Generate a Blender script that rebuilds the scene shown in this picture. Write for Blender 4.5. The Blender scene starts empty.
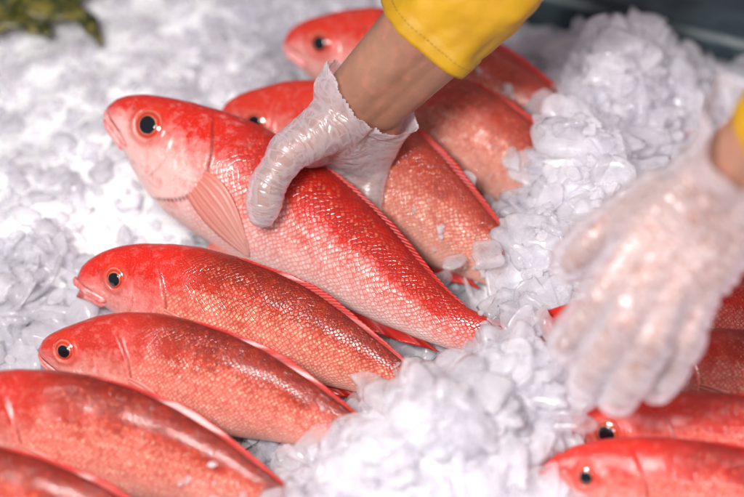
import bpy, math, random
import numpy as np
from mathutils import Vector, noise as mnoise
rnd = random.Random(7)
rng = np.random.default_rng(11)
scn = bpy.context.scene
C = scn.collection
V = Vector

# ------------------------------------------------------------------ camera
PITCH = math.radians(48.0)
LENS, DIST = 80.0, 1.24
TGT = V((0, 0, .03))
FWD = V((0, math.cos(PITCH), -math.sin(PITCH)))
UPV = V((0, math.sin(PITCH), math.cos(PITCH)))
CAMP = TGT - FWD * DIST
W0, H0 = 744.0, 497.0
def ray(x, y):
    k = 36.0 / LENS / W0
    return FWD + V((1, 0, 0)) * ((x - W0 / 2) * k) + UPV * ((H0 / 2 - y) * k)
def P(x, y, z=0.0):                       # where the line of sight meets the level z
    r = ray(x, y); s = (z - CAMP.z) / r.z
    return CAMP + r * s
def Q(x, y, t=0.0):                       # at depth DIST - t from the camera
    return CAMP + ray(x, y) * (DIST - t)
cam = bpy.data.cameras.new('camera'); co = bpy.data.objects.new('camera', cam); C.objects.link(co)
co.location = CAMP; co.rotation_euler = (math.pi / 2 - PITCH, 0, 0)
cam.lens = LENS; cam.sensor_width = 36; cam.clip_start = .01; cam.clip_end = 200
cam.dof.use_dof = True; cam.dof.focus_distance = DIST - .075; cam.dof.aperture_fstop = 2.2
scn.camera = co

# ------------------------------------------------------------------ node helper
class NT:
    def __init__(s, name):
        s.m = bpy.data.materials.new(name); s.m.use_nodes = True
        s.t = s.m.node_tree; s.t.nodes.clear()
    def n(s, typ, props=None, **ins):
        nd = s.t.nodes.new(typ)
        for k, v in (props or {}).items(): setattr(nd, k, v)
        for k, v in ins.items():
            key = int(k[1:]) if k[0] == 'i' and k[1:].isdigit() else k.replace('_', ' ')
            s.set(nd.inputs[key], v)
        return nd
    def set(s, sock, v):
        if isinstance(v, bpy.types.NodeSocket): s.t.links.new(v, sock)
        elif isinstance(v, bpy.types.Node): s.t.links.new(v.outputs[0], sock)
        else:
            if hasattr(sock, 'default_value'):
                if sock.type == 'RGBA' and len(v) == 3: v = (*v, 1)
                sock.default_value = v
    def math(s, op, a, b=0.0, c=0.0, clamp=False):
        nd = s.t.nodes.new('ShaderNodeMath'); nd.operation = op; nd.use_clamp = clamp
        s.set(nd.inputs[0], a); s.set(nd.inputs[1], b)
        if op in ('MULTIPLY_ADD', 'SMOOTH_MIN', 'COMPARE', 'SMOOTH_MAX'): s.set(nd.inputs[2], c)
        return nd.outputs[0]
    def mr(s, v, a, b, c=0.0, d=1.0, smooth=True):
        nd = s.t.nodes.new('ShaderNodeMapRange')
        if smooth: nd.interpolation_type = 'SMOOTHSTEP'
        for i, q in enumerate((v, a, b, c, d)): s.set(nd.inputs[i], q)
        return nd.outputs[0]
    def mix(s, f, a, b, blend='MIX'):
        nd = s.t.nodes.new('ShaderNodeMix'); nd.data_type = 'RGBA'; nd.blend_type = blend
        s.set(nd.inputs[0], f); s.set(nd.inputs[6], a); s.set(nd.inputs[7], b)
        return nd.outputs[2]
    def ramp(s, f, stops):
        nd = s.t.nodes.new('ShaderNodeValToRGB'); r = nd.color_ramp
        while len(r.elements) > 1: r.elements.remove(r.elements[-1])
        r.elements[0].position = stops[0][0]; r.elements[0].color = (*stops[0][1], 1)
        for p, c in stops[1:]:
            e = r.elements.new(p); e.color = (*c, 1)
        s.set(nd.inputs[0], f); return nd.outputs[0]
    def noise(s, vec, scale, detail=3, rough=.55, dist=0.0, dim='3D'):
        nd = s.n('ShaderNodeTexNoise', {'noise_dimensions': dim}, Scale=scale, Detail=detail, Roughness=rough, Distortion=dist)
        if vec is not None: s.set(nd.inputs['Vector'], vec)
        return nd.outputs['Fac']
    def attr(s, name):
        return s.n('ShaderNodeAttribute', {'attribute_name': name})
    def obj(s): return s.n('ShaderNodeTexCoord').outputs['Object']
    def out(s, sh, disp=None):
        o = s.n('ShaderNodeOutputMaterial', Surface=sh)
        return s.m

def bsdf(nt, **k): return nt.n('ShaderNodeBsdfPrincipled', **k)

# ------------------------------------------------------------------ materials
def mat_fish(name, back, upper, flank, belly, head_top, cheek, spot, band=(.24, .40), spotamt=.5, seed=0.0):
    nt = NT(name)
    a = nt.attr('anat'); sep = nt.n('ShaderNodeSeparateXYZ', Vector=a.outputs['Vector'])
    u, h, v = sep.outputs[0], sep.outputs[1], sep.outputs[2]
    uv = nt.attr('scalepos'); sp = nt.n('ShaderNodeVectorMath', {'operation': 'ADD'}, i0=uv.outputs['Vector'], i1=(seed, seed * .37, 0)).outputs[0]
    msk = nt.attr('mask'); ms = nt.n('ShaderNodeSeparateXYZ', Vector=msk.outputs['Vector'])
    groove, mouth, eyering = ms.outputs
    nlow = nt.noise(sp, .11, 4, .6, 0.4); nmid = nt.noise(sp, .45, 4, .6); nfine = nt.noise(sp, 2.2, 3, .6)
    # scales: rotated cell grid
    wob = nt.n('ShaderNodeTexNoise', Vector=sp, Scale=.12, Detail=2)
    spw = nt.n('ShaderNodeVectorMath', {'operation': 'MULTIPLY_ADD'}, i0=wob.outputs['Color'], i1=(3.2, 3.2, 0), i2=sp).outputs[0]
    mp = nt.n('ShaderNodeMapping', {}, Vector=spw, Rotation=(0, 0, math.radians(45)), Scale=(1, 1, 1))
    vo = nt.n('ShaderNodeTexVoronoi', {'voronoi_dimensions': '2D', 'feature': 'F1'}, Vector=mp.outputs[0], Scale=1.0, Randomness=.46)
    ve = nt.n('ShaderNodeTexVoronoi', {'voronoi_dimensions': '2D', 'feature': 'DISTANCE_TO_EDGE'}, Vector=mp.outputs[0], Scale=1.0, Randomness=.46)
    cellr = nt.n('ShaderNodeSeparateColor', Color=vo.outputs['Color'])
    dlt = nt.n('ShaderNodeVectorMath', {'operation': 'SUBTRACT'}, i0=mp.outputs[0], i1=vo.outputs['Position']).outputs[0]
    # offset along the body axis inside a scale (rear lip raised)
    lip = nt.n('ShaderNodeVectorMath', {'operation': 'DOT_PRODUCT'}, i0=dlt, i1=(.707, .707, 0)).outputs['Value']
    vn = nt.math('ADD', v, nt.math('MULTIPLY', nt.math('SUBTRACT', nlow, .5), .22))
    vn = nt.math('ADD', vn, nt.math('MULTIPLY', nt.math('SUBTRACT', cellr.outputs[0], .5), .035))
    body = nt.ramp(vn, [(0, back), (band[0], tuple(.5 * (p + q) for p, q in zip(back, upper))), (band[0] + .04, upper), (band[1], tuple(.55 * p + .45 * q for p, q in zip(upper, flank))), (band[1] + .12, flank), (.85, belly)])
    # pale / yellow glints in the scale centres of the flank, in rows
    sepp = nt.n('ShaderNodeSeparateXYZ', Vector=sp)
    row = nt.math('SINE', nt.math('MULTIPLY', sepp.outputs[1], math.pi * 2 / 2.83))
    rowm = nt.mr(row, .1, .9)
    low = nt.mr(vn, band[0] + .02, band[1] + .04)
    centre = nt.mr(vo.outputs['Distance'], .1, .5, 1, 0)
    f = nt.math('MULTIPLY', nt.math('MULTIPLY', centre, low), nt.math('MULTIPLY', spotamt, nt.mr(nmid, .35, .65, .35, 1.0)))
    body = nt.mix(nt.math('MULTIPLY', f, nt.math('MULTIPLY_ADD', rowm, .55, .45)), body, spot)
    # some red scales between
    redf = nt.math('MULTIPLY', nt.mr(cellr.outputs[1], .55, .95, 0, .75), nt.mr(vn, .9, band[1], 0, 1))
    body = nt.mix(nt.math('MULTIPLY', redf, .6), body, upper)
    edge = nt.mr(ve.outputs['Distance'], .0, .14, 1, 0)
    body = nt.mix(nt.math('MULTIPLY', edge, nt.mr(nt.noise(sp, .2, 3), .38, .62, .04, .30)), body, nt.mix(.5, body, tuple(c * .45 for c in upper)))
    # lateral line
    ll = nt.mr(nt.math('ABSOLUTE', nt.math('SUBTRACT', v, .335)), .0, .007, .35, 0)
    body = nt.mix(ll, body, tuple(c * .5 for c in back))
    # mottling and pale specks over the back
    body = nt.mix(nt.math('MULTIPLY', nt.mr(nt.noise(sp, .28, 5, .7, .8), .46, .64), nt.mr(vn, .5, .2, 0, .5)), body, tuple(.55 * p + .1 * q for p, q in zip(back, upper)))
    body = nt.mix(nt.math('MULTIPLY', nt.mr(cellr.outputs[2], .72, .98, 0, .5), nt.math('MULTIPLY', centre, nt.mr(v, .1, .2))), body, (.78, .22, .10))
    # head
    hn = nt.math('ADD', v, nt.math('MULTIPLY', nt.math('SUBTRACT', nmid, .5), .35))
    head = nt.ramp(hn, [(0, head_top), (.33, head_top), (.44, tuple(.5 * (p + q) for p, q in zip(head_top, cheek))), (.54, cheek), (1, belly)])
    blot = nt.mr(nt.noise(sp, .30, 5, .65, .3), .50, .68)
    silver = nt.mr(nt.noise(sp, .5, 5, .7, .5), .55, .68, 0, .5)
    head = nt.mix(nt.math('MULTIPLY', blot, .62), head, tuple(.6 * p + .4 * q for p, q in zip(head_top, cheek)))
    head = nt.mix(nt.math('MULTIPLY', silver, nt.mr(v, .4, .55)), head, (.86, .70, .70))
    snout = nt.mr(u, .0, .05, 1, 0)
    head = nt.mix(nt.math('MULTIPLY', snout, .55), head, (.62, .05, .05))
    head = nt.mix(nt.mr(nfine, .55, .8, 0, .25), head, (.95, .8, .75))
    hm = nt.mr(nt.math('ADD', u, nt.math('MULTIPLY', nt.math('SUBTRACT', nmid, .5), .03)), .235, .285, 0, 1)
    hmc = nt.mr(nt.math('ADD', u, nt.math('MULTIPLY', nt.math('SUBTRACT', nlow, .5), .16)), .20, .42, 0, 1)
    hmc = nt.math('MINIMUM', nt.math('MULTIPLY', hm, 1.0), nt.math('MAXIMUM', hmc, nt.math('MULTIPLY', hm, nt.mr(v, .3, .5, .0, 1))))
    col = nt.mix(hmc, head, body)
    col = nt.mix(nt.math('MULTIPLY', eyering, .6), col, (.60, .035, .015))
    col = nt.mix(nt.math('MULTIPLY', groove, .85), col, (.22, .02, .015))
    col = nt.mix(mouth, col, (.10, .01, .01))
    # peduncle redder
    col = nt.mix(nt.mr(u, .82, 1.0, 0, .6), col, upper)
    # bump
    hgt = nt.math('ADD', nt.math('MULTIPLY', lip, .55), nt.math('MULTIPLY', nt.mr(ve.outputs['Distance'], 0, .2), .5))
    scm = nt.math('MULTIPLY', hm, nt.mr(u, .3, .36, .45, 1))
    hgt = nt.math('MULTIPLY', hgt, scm)
    hgt = nt.math('ADD', hgt, nt.math('MULTIPLY', nt.math('SUBTRACT', nfine, .5), nt.mr(hm, 0, 1, .7, .35)))
    hgt = nt.math('ADD', hgt, nt.math('MULTIPLY', nmid, .8))
    bp = nt.n('ShaderNodeBump', Strength=.75, Distance=.0006, Height=hgt)
    bp2 = nt.n('ShaderNodeBump', Strength=.5, Distance=.0006, Height=hgt)
    rough = nt.mr(nfine, .3, .7, .30, .5)
    sh = bsdf(nt, Base_Color=col, Roughness=rough, Normal=bp.outputs[0], Coat_Weight=1.0, Coat_Roughness=.06, Coat_Normal=bp2.outputs[0], Coat_IOR=1.33,
              Subsurface_Weight=.12, Subsurface_Radius=(.006, .002, .0015), Metallic=nt.math('MULTIPLY', low, .12), Specular_IOR_Level=.25)
    sh.inputs['Subsurface Scale'].default_value = 1.0
    return nt.out(sh)

def mat_fin(name, c0, c1, rays=60, alpha=.25, along=False, con=.35):
    nt = NT(name)
    a = nt.attr('anat'); sep = nt.n('ShaderNodeSeparateXYZ', Vector=a.outputs['Vector'])
    u, v = sep.outputs[0], sep.outputs[1]
    s = nt.math('SINE', nt.math('MULTIPLY_ADD', v if along else u, rays, nt.math('MULTIPLY', nt.noise(nt.obj(), 60), 5.0)))
    n = nt.noise(nt.obj(), 140, 4)
    col = nt.mix(nt.math('ADD', u if along else v, nt.math('MULTIPLY', nt.math('SUBTRACT', n, .5), .5), clamp=True), c0, c1)
    col = nt.mix(nt.mr(s, -.2, .9, con, 0), col, tuple(c * .45 for c in c0))
    bp = nt.n('ShaderNodeBump', Strength=.22 if along else .4, Distance=.0006, Height=s)
    sh = bsdf(nt, Base_Color=col, Roughness=.42, Coat_Weight=.25, Coat_Roughness=.16, Normal=bp.outputs[0])
    tr = nt.n('ShaderNodeBsdfTranslucent', Color=col)
    m = nt.n('ShaderNodeMixShader', i0=alpha, i1=sh.outputs[0], i2=tr.outputs[0])
    return nt.out(m)

def mat_eye():
    nt = NT('fish_eye')
    a = nt.attr('anat'); sep = nt.n('ShaderNodeSeparateXYZ', Vector=a.outputs['Vector'])
    r = nt.math('ADD', sep.outputs[0], nt.math('MULTIPLY', nt.math('SUBTRACT', nt.noise(nt.obj(), 260), .5), .13))
    col = nt.ramp(r, [(0, (.003, .006, .010)), (.48, (.004, .006, .010)), (.53, (.06, .012, .01)), (.555, (.58, .26, .16)), (.585, (.52, .045, .015)), (.72, (.46, .022, .010)), (.84, (.60, .16, .10)), (.92, (.40, .02, .012)), (1, (.24, .010, .008))])
    sh = bsdf(nt, Base_Color=col, Roughness=.12, Coat_Weight=1.0, Coat_Roughness=.02)
    return nt.out(sh)

def mat_ice(name='ice', trans=.45, seed=0):
    nt = NT(name)
    a = nt.attr('tint'); t = a.outputs['Fac']
    ob = nt.obj()
    n = nt.noise(ob, 55, 4, .6); n2 = nt.noise(ob, 260, 3, .6)
    col = nt.mix(nt.mr(n, .3, .7), (.955, .90, .94), (.98, .955, .975))  # pink bounce light is put into the ice colour here
    col = nt.mix(nt.math('MULTIPLY', t, .5), col, (.74, .75, .82))
    hg = nt.math('ADD', nt.math('MULTIPLY', n2, .35), nt.noise(ob, 110, 2))
    bp = nt.n('ShaderNodeBump', Strength=.28, Distance=.0010, Height=hg)
    sh = bsdf(nt, Base_Color=col, Roughness=.5, Normal=bp.outputs[0])
    tl = nt.n('ShaderNodeBsdfTranslucent', Color=(.98, .97, .99, 1), Normal=bp.outputs[0])
    m = nt.n('ShaderNodeMixShader', i0=.5, i1=sh.outputs[0], i2=tl.outputs[0])
    # clear bodies, milkier towards the rim and in cloudy patches
    lw = nt.n('ShaderNodeLayerWeight', Blend=.3, Normal=bp.outputs[0])
    op = nt.math('ADD', nt.math('MULTIPLY', lw.outputs['Facing'], .46), nt.math('MULTIPLY_ADD', nt.mr(n, .35, .65), .25, 1 - trans))
    op = nt.math('SUBTRACT', op, nt.math('MULTIPLY', t, .25), clamp=True)
    tp = nt.n('ShaderNodeBsdfTransparent', Color=(.985, .985, .995, 1))
    m1 = nt.n('ShaderNodeMixShader', i0=op, i1=tp.outputs[0], i2=m.outputs[0])
    gl = nt.n('ShaderNodeBsdfGlossy', Color=(1, 1, 1, 1), Roughness=nt.mr(n2, .3, .7, .10, .28), Normal=bp.outputs[0])
    fr = nt.n('ShaderNodeFresnel', IOR=1.31, Normal=bp.outputs[0])
    bk = nt.n('ShaderNodeNewGeometry').outputs['Backfacing']
    ff = nt.math('MULTIPLY', fr.outputs[0], nt.math('SUBTRACT', 1.0, bk))
    m2 = nt.n('ShaderNodeMixShader', i0=ff, i1=m1.outputs[0], i2=gl.outputs[0])
    return nt.out(m2)

def mat_icebase():
    nt = NT('packed_ice'); ob = nt.obj()
    n = nt.noise(ob, 60, 5, .6)
    col = nt.mix(nt.mr(n, .3, .7), (.90, .88, .92), (.96, .95, .97))
    bp = nt.n('ShaderNodeBump', Strength=.9, Distance=.006, Height=n)
    sh = bsdf(nt, Base_Color=col, Roughness=.35, Normal=bp.outputs[0], Subsurface_Weight=.5, Subsurface_Radius=(.01, .011, .013))
    sh.inputs['Subsurface Scale'].default_value = 1.0
    return nt.out(sh)

def mat_skin():
    nt = NT('skin'); ob = nt.obj()
    n = nt.noise(ob, 18, 4); n2 = nt.noise(ob, 500, 3); n3 = nt.noise(ob, 90, 4)
    col = nt.mix(nt.mr(n, .3, .7), (.25, .115, .07), (.34, .17, .11))
    col = nt.mix(nt.mr(n3, .45, .75, 0, .35), col, (.60, .20, .14))
    bp = nt.n('ShaderNodeBump', Strength=.35, Distance=.0005, Height=nt.math('ADD', n2, n3))
    sh = bsdf(nt, Base_Color=col, Roughness=.42, Normal=bp.outputs[0], Subsurface_Weight=.25, Subsurface_Radius=(.008, .003, .002), Coat_Weight=.1, Coat_Roughness=.25)
    sh.inputs['Subsurface Scale'].default_value = 1.0
    return nt.out(sh)

def mat_film(name='glove_film', base=.20, big=38, rw=.17):
    nt = NT(name); ob = nt.obj()
    e = nt.attr('edge').outputs['Fac']; uvn = nt.attr('gpos').outputs['Vector']
    lw = nt.n('ShaderNodeLayerWeight', Blend=.38)
    mp = nt.n('ShaderNodeMapping', Vector=uvn, Scale=(1.0, 1.0, 1.0))
    w1 = nt.noise(mp.outputs[0], 58, 2, .5, .5); w2 = nt.noise(ob, big, 2, .5, .8)
    rid = nt.mr(nt.math('ABSOLUTE', nt.math('SUBTRACT', w1, .5)), 0, .16, 1, 0)
    rid2 = nt.mr(nt.math('ABSOLUTE', nt.math('SUBTRACT', w2, .5)), 0, .06, 1, 0)
    r = nt.math('MAXIMUM', rid, nt.math('MULTIPLY', rid2, .8))
    bp = nt.n('ShaderNodeBump', Strength=.36, Distance=.0012, Height=nt.math('ADD', r, nt.noise(uvn, 30, 3)))
    op = nt.math('ADD', nt.math('MULTIPLY', lw.outputs['Facing'], .60), base)
    op = nt.math('ADD', op, nt.math('MULTIPLY', r, rw))
    op = nt.math('ADD', op, nt.math('MULTIPLY', e, .45), clamp=True)
    col = (.90, .84, .90)
    pr = bsdf(nt, Base_Color=col, Roughness=.42, Normal=bp.outputs[0], Coat_Weight=.2, Coat_Roughness=.2)
    tl = nt.n('ShaderNodeBsdfTranslucent', Color=(.92, .85, .90, 1), Normal=bp.outputs[0])
    m0 = nt.n('ShaderNodeMixShader', i0=.35, i1=pr.outputs[0], i2=tl.outputs[0])
    gl = nt.n('ShaderNodeBsdfGlossy', Color=(1, 1, 1, 1), Roughness=.24, Normal=bp.outputs[0])
    fr = nt.n('ShaderNodeFresnel', IOR=1.45, Normal=bp.outputs[0])
    tp = nt.n('ShaderNodeBsdfTransparent', Color=(.98, .96, .97, 1))
    m1 = nt.n('ShaderNodeMixShader', i0=op, i1=tp.outputs[0], i2=m0.outputs[0])
    bk = nt.n('ShaderNodeNewGeometry').outputs['Backfacing']
    ff = nt.math('MULTIPLY', fr.outputs[0], nt.math('SUBTRACT', 1.0, bk))
    m2 = nt.n('ShaderNodeMixShader', i0=ff, i1=m1.outputs[0], i2=gl.outputs[0])
    return nt.out(m2)

def mat_sleeve():
    nt = NT('yellow_cloth'); ob = nt.obj()
    n = nt.noise(ob, 14, 4); n2 = nt.noise(ob, 700, 2); n3 = nt.noise(ob, 45, 3)
    col = nt.mix(nt.mr(n, .3, .7), (.42, .21, .002), (.54, .30, .003))
    bp = nt.n('ShaderNodeBump', Strength=.5, Distance=.003, Height=nt.math('ADD', n3, nt.math('MULTIPLY', n2, .15)))
    sh = bsdf(nt, Base_Color=col, Roughness=.62, Normal=bp.outputs[0])
    return nt.out(sh)

def mat_plain(name, c0, c1, scale, rough=.4, metal=0.0, bump=.3, dist=.001):
    nt = NT(name); ob = nt.obj(); n = nt.noise(ob, scale, 5, .6, .5)
    bp = nt.n('ShaderNodeBump', Strength=bump, Distance=dist, Height=n)
    sh = bsdf(nt, Base_Color=nt.mix(nt.mr(n, .35, .65), c0, c1), Roughness=rough, Metallic=metal, Normal=bp.outputs[0])
    return nt.out(sh)

M = {}
M['main'] = mat_fish('fish_skin_bright', (.30, .008, .004), (.54, .014, .004), (.70, .22, .19), (.80, .55, .52), (.56, .013, .004), (.80, .46, .42), (.92, .78, .76), (.35, .43), .95, 3.1)
M['row'] = mat_fish('fish_skin_dark_back', (.14, .007, .002), (.42, .024, .005), (.74, .17, .135), (.80, .36, .30), (.58, .014, .006), (.78, .25, .22), (.92, .70, .42), (.27, .37), .95, 9.7)
M['row2'] = mat_fish('fish_skin_maroon_back', (.13, .007, .003), (.42, .026, .006), (.76, .18, .145), (.82, .36, .30), (.46, .020, .010), (.78, .30, .25), (.92, .68, .48), (.26, .37), .9, 17.3)
M['back'] = mat_fish('fish_skin_brick', (.26, .022, .010), (.42, .05, .025), (.54, .16, .11), (.66, .34, .28), (.56, .025, .010), (.72, .30, .26), (.84, .62, .50), (.25, .37), .8, 23.9)
M['right'] = mat_fish('fish_skin_rosy', (.22, .007, .004), (.48, .020, .010), (.74, .16, .13), (.84, .42, .36), (.56, .018, .010), (.78, .24, .20), (.92, .72, .56), (.27, .37), .8, 31.3)
M['fin'] = mat_fin('fin_red', (.30, .008, .005), (.72, .02, .010), 260, .2, con=.15)
M['pect'] = mat_fin('fin_pink', (.80, .26, .20), (.85, .48, .42), 60, .35, True, .10)
M['eye'] = mat_eye()
M['lip'] = mat_plain('fish_lip', (.66, .13, .12), (.80, .36, .34), 160, .3, 0, .3)
M['ice'] = mat_ice(trans=.70); M['bed'] = mat_icebase()
M['clear'] = mat_ice('clear_ice', trans=.80)
M['thread'] = mat_plain('brown_thread', (.22, .11, .01), (.30, .15, .02), 300, .8); M['skin'] = mat_skin(); M['film'] = mat_film(); M['film_loose'] = mat_film('glove_film_loose', .15, 24, .22); M['sleeve'] = mat_sleeve()

# ------------------------------------------------------------------ mesh helpers
def mesh(name, verts, faces, mat, parent=None, smooth=True, attrs=None):
    me = bpy.data.meshes.new(name)
    verts = np.asarray(verts, dtype=np.float64)
    me.from_pydata(verts.tolist(), [], faces)
    me.update()
    if smooth: me.polygons.foreach_set('use_smooth', [True] * len(me.polygons))
    for k, arr in (attrs or {}).items():
        arr = np.asarray(arr, dtype=np.float32)
        at = me.attributes.new(k, 'FLOAT_VECTOR' if arr.ndim == 2 else 'FLOAT', 'POINT')
        at.data.foreach_set('vector' if arr.ndim == 2 else 'value', arr.ravel())
    if mat: me.materials.append(mat)
    o = bpy.data.objects.new(name, me); C.objects.link(o)
    if parent: o.parent = parent
    return o
def tag(o, label=None, cat=None, group=None, kind=None):
    for k, v in (('label', label), ('category', cat), ('group', group), ('kind', kind)):
        if v: o[k] = v
    return o
def grid_faces(nu, nv, wrap=False):
    f = []
    for i in range(nu - 1):
        for j in range(nv if wrap else nv - 1):
            k = (j + 1) % nv
            f.append((i * nv + j, i * nv + k, (i + 1) * nv + k, (i + 1) * nv + j))
    return f
def catmull(pts, n):
    pts = np.array(pts, float)
    p = np.vstack([2 * pts[0] - pts[1], pts, 2 * pts[-1] - pts[-2]])
    out = []
    for i in range(1, len(p) - 2):
        for t in np.linspace(0, 1, 24, endpoint=False):
            a, b, c, d = p[i - 1], p[i], p[i + 1], p[i + 2]
            out.append(.5 * ((2 * b) + (-a + c) * t + (2 * a - 5 * b + 4 * c - d) * t * t + (-a + 3 * b - 3 * c + d) * t ** 3))
    out.append(pts[-1]); out = np.array(out)
    s = np.r_[0, np.cumsum(np.linalg.norm(np.diff(out, axis=0), axis=1))]
    q = np.linspace(0, s[-1], n)
    return np.stack([np.interp(q, s, out[:, k]) for k in range(3)], 1), s[-1]

# ------------------------------------------------------------------ fish
KU = [0, .012, .03, .06, .10, .15, .22, .30, .40, .50, .60, .70, .80, .88, .95, 1.0]
KD = [.010, .032, .047, .064, .083, .106, .128, .141, .143, .136, .119, .096, .071, .054, .046, .047]
KV = [.014, .038, .052, .070, .092, .118, .142, .152, .148, .134, .113, .090, .066, .050, .043, .046]
KW = [.007, .020, .028, .038, .048, .060, .071, .079, .080, .074, .063, .049, .034, .023, .016, .010]
def smooth_interp(q, x, y):
    xs = np.linspace(0, 1, 401); ys = np.interp(xs, x, y)
    k = np.hanning(13); k /= k.sum()
    pad = np.r_[np.full(6, ys[0]), ys, np.full(6, ys[-1])]
    sm = np.convolve(pad, k, 'valid')
    wgt = np.clip(xs / .05, 0, 1); sm = ys * (1 - wgt) + sm * wgt
    return np.interp(q, xs, sm)
def sst(x, a, b):
    t = np.clip((x - a) / (b - a), 0, 1); return t * t * (3 - 2 * t)

class Fish:
    def __init__(s, name, label, spine, mat, elev=35, azim=0, deep=1.0, fat=1.0, group=None, cat='fish', tail=True, res=1.0, slant=0.0, jaw=True, pect=None, finh=1.0, eye=(.108, .016, .0355), lip=1.0, gape=0.0):
        s.eye = eye; s.lip = lip; s.gape = gape
        s.res = res
        nu, nt = int(260 * res), int(104 * res)
        pts = [tuple(P(x, y, z)) for x, y, z in spine]
        sp, SL = catmull(pts, 401)
        s.SL = SL; s.sp = sp
        T = np.gradient(sp, axis=0); T /= np.linalg.norm(T, axis=1)[:, None]
        k = np.hanning(41); k /= k.sum()
        T = np.stack([np.convolve(np.r_[np.full(20, T[0, i]), T[:, i], np.full(20, T[-1, i])], k, 'valid') for i in range(3)], 1)
        T /= np.linalg.norm(T, axis=1)[:, None]
        e, az = math.radians(elev), math.radians(azim)
        L0 = np.array([math.sin(az) * math.cos(e), -math.cos(az) * math.cos(e), math.sin(e)])
        L = L0[None] - (T @ L0)[:, None] * T; L /= np.linalg.norm(L, axis=1)[:, None]
        U = np.cross(L, T)
        s.T, s.L, s.U, s.deep, s.fat = T, L, U, deep, fat
        s.org = sp[160].copy()
        root = bpy.data.objects.new(name, None); C.objects.link(root)
        root.location = V(s.org); root.empty_display_size = .05
        tag(root, label, cat, group); s.root = root
        # body
        t = np.linspace(0, 1, nu); uu = t ** 1.25
        th = np.linspace(0, 2 * np.pi, nt, endpoint=False)
        pos, an, sc, mk = s.surf(uu[:, None] + 0 * th[None], th[None] + 0 * uu[:, None])
        verts = pos.reshape(-1, 3); faces = grid_faces(nu, nt, True)
        c0 = len(verts)
        verts = np.vstack([verts, pos[0].mean(0), pos[-1].mean(0)])
        faces += [(c0, (j + 1) % nt, j) for j in range(nt)] + [(c0 + 1, (nu - 1) * nt + j, (nu - 1) * nt + (j + 1) % nt) for j in range(nt)]
        ex = lambda a: np.vstack([a.reshape(-1, 3), a[0].mean(0), a[-1].mean(0)])
        s.add('body', verts, faces, mat, {'anat': ex(an), 'scalepos': ex(sc), 'mask': ex(mk)})
        s.eyes(); s.fins(finh, tail, pect)
        if jaw: s.lips()
    def add(s, name, verts, faces, mat, attrs=None):
        return mesh(name, np.asarray(verts) - s.org, faces, mat, s.root, True, attrs)
    def fr(s, u):
        i = np.clip(u, 0, 1) * 400
        f = lambda A: np.stack([np.interp(i, np.arange(401), A[:, k]) for k in range(3)], -1)
        o = f(s.sp); T = f(s.T)
        ov = (u - np.clip(u, 0, 1)) * s.SL
        return o + T * ov[..., None], T, f(s.L), f(s.U)
    def prof(s, u):
        return smooth_interp(u, KU, KD) * s.deep, smooth_interp(u, KU, KV) * s.deep, smooth_interp(u, KU, KW) * s.fat
    def surf(s, u, th):
        d, v, w = s.prof(u)
        ct, st = np.cos(th), np.sin(th)
        up = ct >= 0
        h = np.where(up, d * np.sign(ct) * np.abs(ct) ** 1.0, v * ct)
        lat = w * np.sign(st) * np.abs(st) ** np.where(up, 1.12, .92)
        side = np.sign(st)
        # head relief
        UE, HE, RE = s.eye
        hh = h; sm = np.abs(st) ** .5
        uo = .268 - 4.2 * (hh + .012) ** 2 - np.where(hh < -.04, (hh + .04) ** 2 * 7, 0)
        dist = uo - u
        act = sst(u, .12, .2)
        rel = .0085 * np.exp(-np.clip(dist, 0, 1) / .05) * sst(dist, -.004, .003) * act * (np.abs(hh) < .13)
        uo2 = .178 - 5 * (hh + .02) ** 2
        d2 = uo2 - u
        rel += .0035 * np.exp(-np.clip(d2, 0, 1) / .025) * sst(d2, -.003, .003) * sst(hh, .05, .02) * sst(u, .06, .1) * sst(hh, -.10, -.07)
        groove = np.exp(-((dist + .003) / .0030) ** 2) * act * sst(np.abs(hh + .01), .12, .09)
        groove = np.maximum(groove, .45 * np.exp(-((d2 + .002) / .0022) ** 2) * sst(hh, .03, .0) * sst(hh, -.085, -.06) * (u > .08))
        re = np.sqrt((u - UE) ** 2 + (hh - HE) ** 2)
        ring = np.exp(-((re - RE * 1.02) / .0065) ** 2)
        rel += .004 * ring - .010 * sst(re, RE * .98, RE * .6)
        # nostril
        rn = np.sqrt((u - .058) ** 2 + (hh - .030) ** 2); rel -= .003 * np.exp(-(rn / .004) ** 2)
        groove = np.maximum(groove, .7 * np.exp(-(rn / .0038) ** 2))
        # mouth cleft
        mh = -.004 - .62 * u; dm = hh - mh
        mo = np.exp(-(dm / .0045) ** 2) * sst(u, .085, .06)
        rel -= .009 * mo
        # lumpy flesh
        rel += .0012 * np.sin(u * 41 + h * 23 + s.SL * 70) * np.sin(h * 47 + u * 9 + 1.3)
        o, T, L, U = s.fr(u)
        lat2 = (lat + side * rel * sm) * s.SL
        pos = o + L * lat2[..., None] + U * (h * s.SL)[..., None]
        vn = np.where(th <= np.pi, th, 2 * np.pi - th) / np.pi
        ae = .5 * (d + v)
        arc = vn * np.pi * np.sqrt((ae ** 2 + w ** 2) / 2) * 1.02
        # constant arc scale along body so that rows follow the flank
        arc0 = (vn - .5) * np.pi * np.sqrt((.5 * (.28 * s.deep)) ** 2 + (.08) ** 2) / np.sqrt(2)
        arcm = (arc - .5 * np.pi * np.sqrt((ae ** 2 + w ** 2) / 2)) * .65 + arc0 * .35
        N = 108.0
        sc = np.stack([u * N, arcm * N + 50 * (side < 0), 0 * u], -1)
        an = np.stack([u, h, vn], -1)
        mk = np.stack([groove, mo * .9, np.exp(-((re - RE * 1.12) / .011) ** 2)], -1)
        return pos, an, sc, mk
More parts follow.
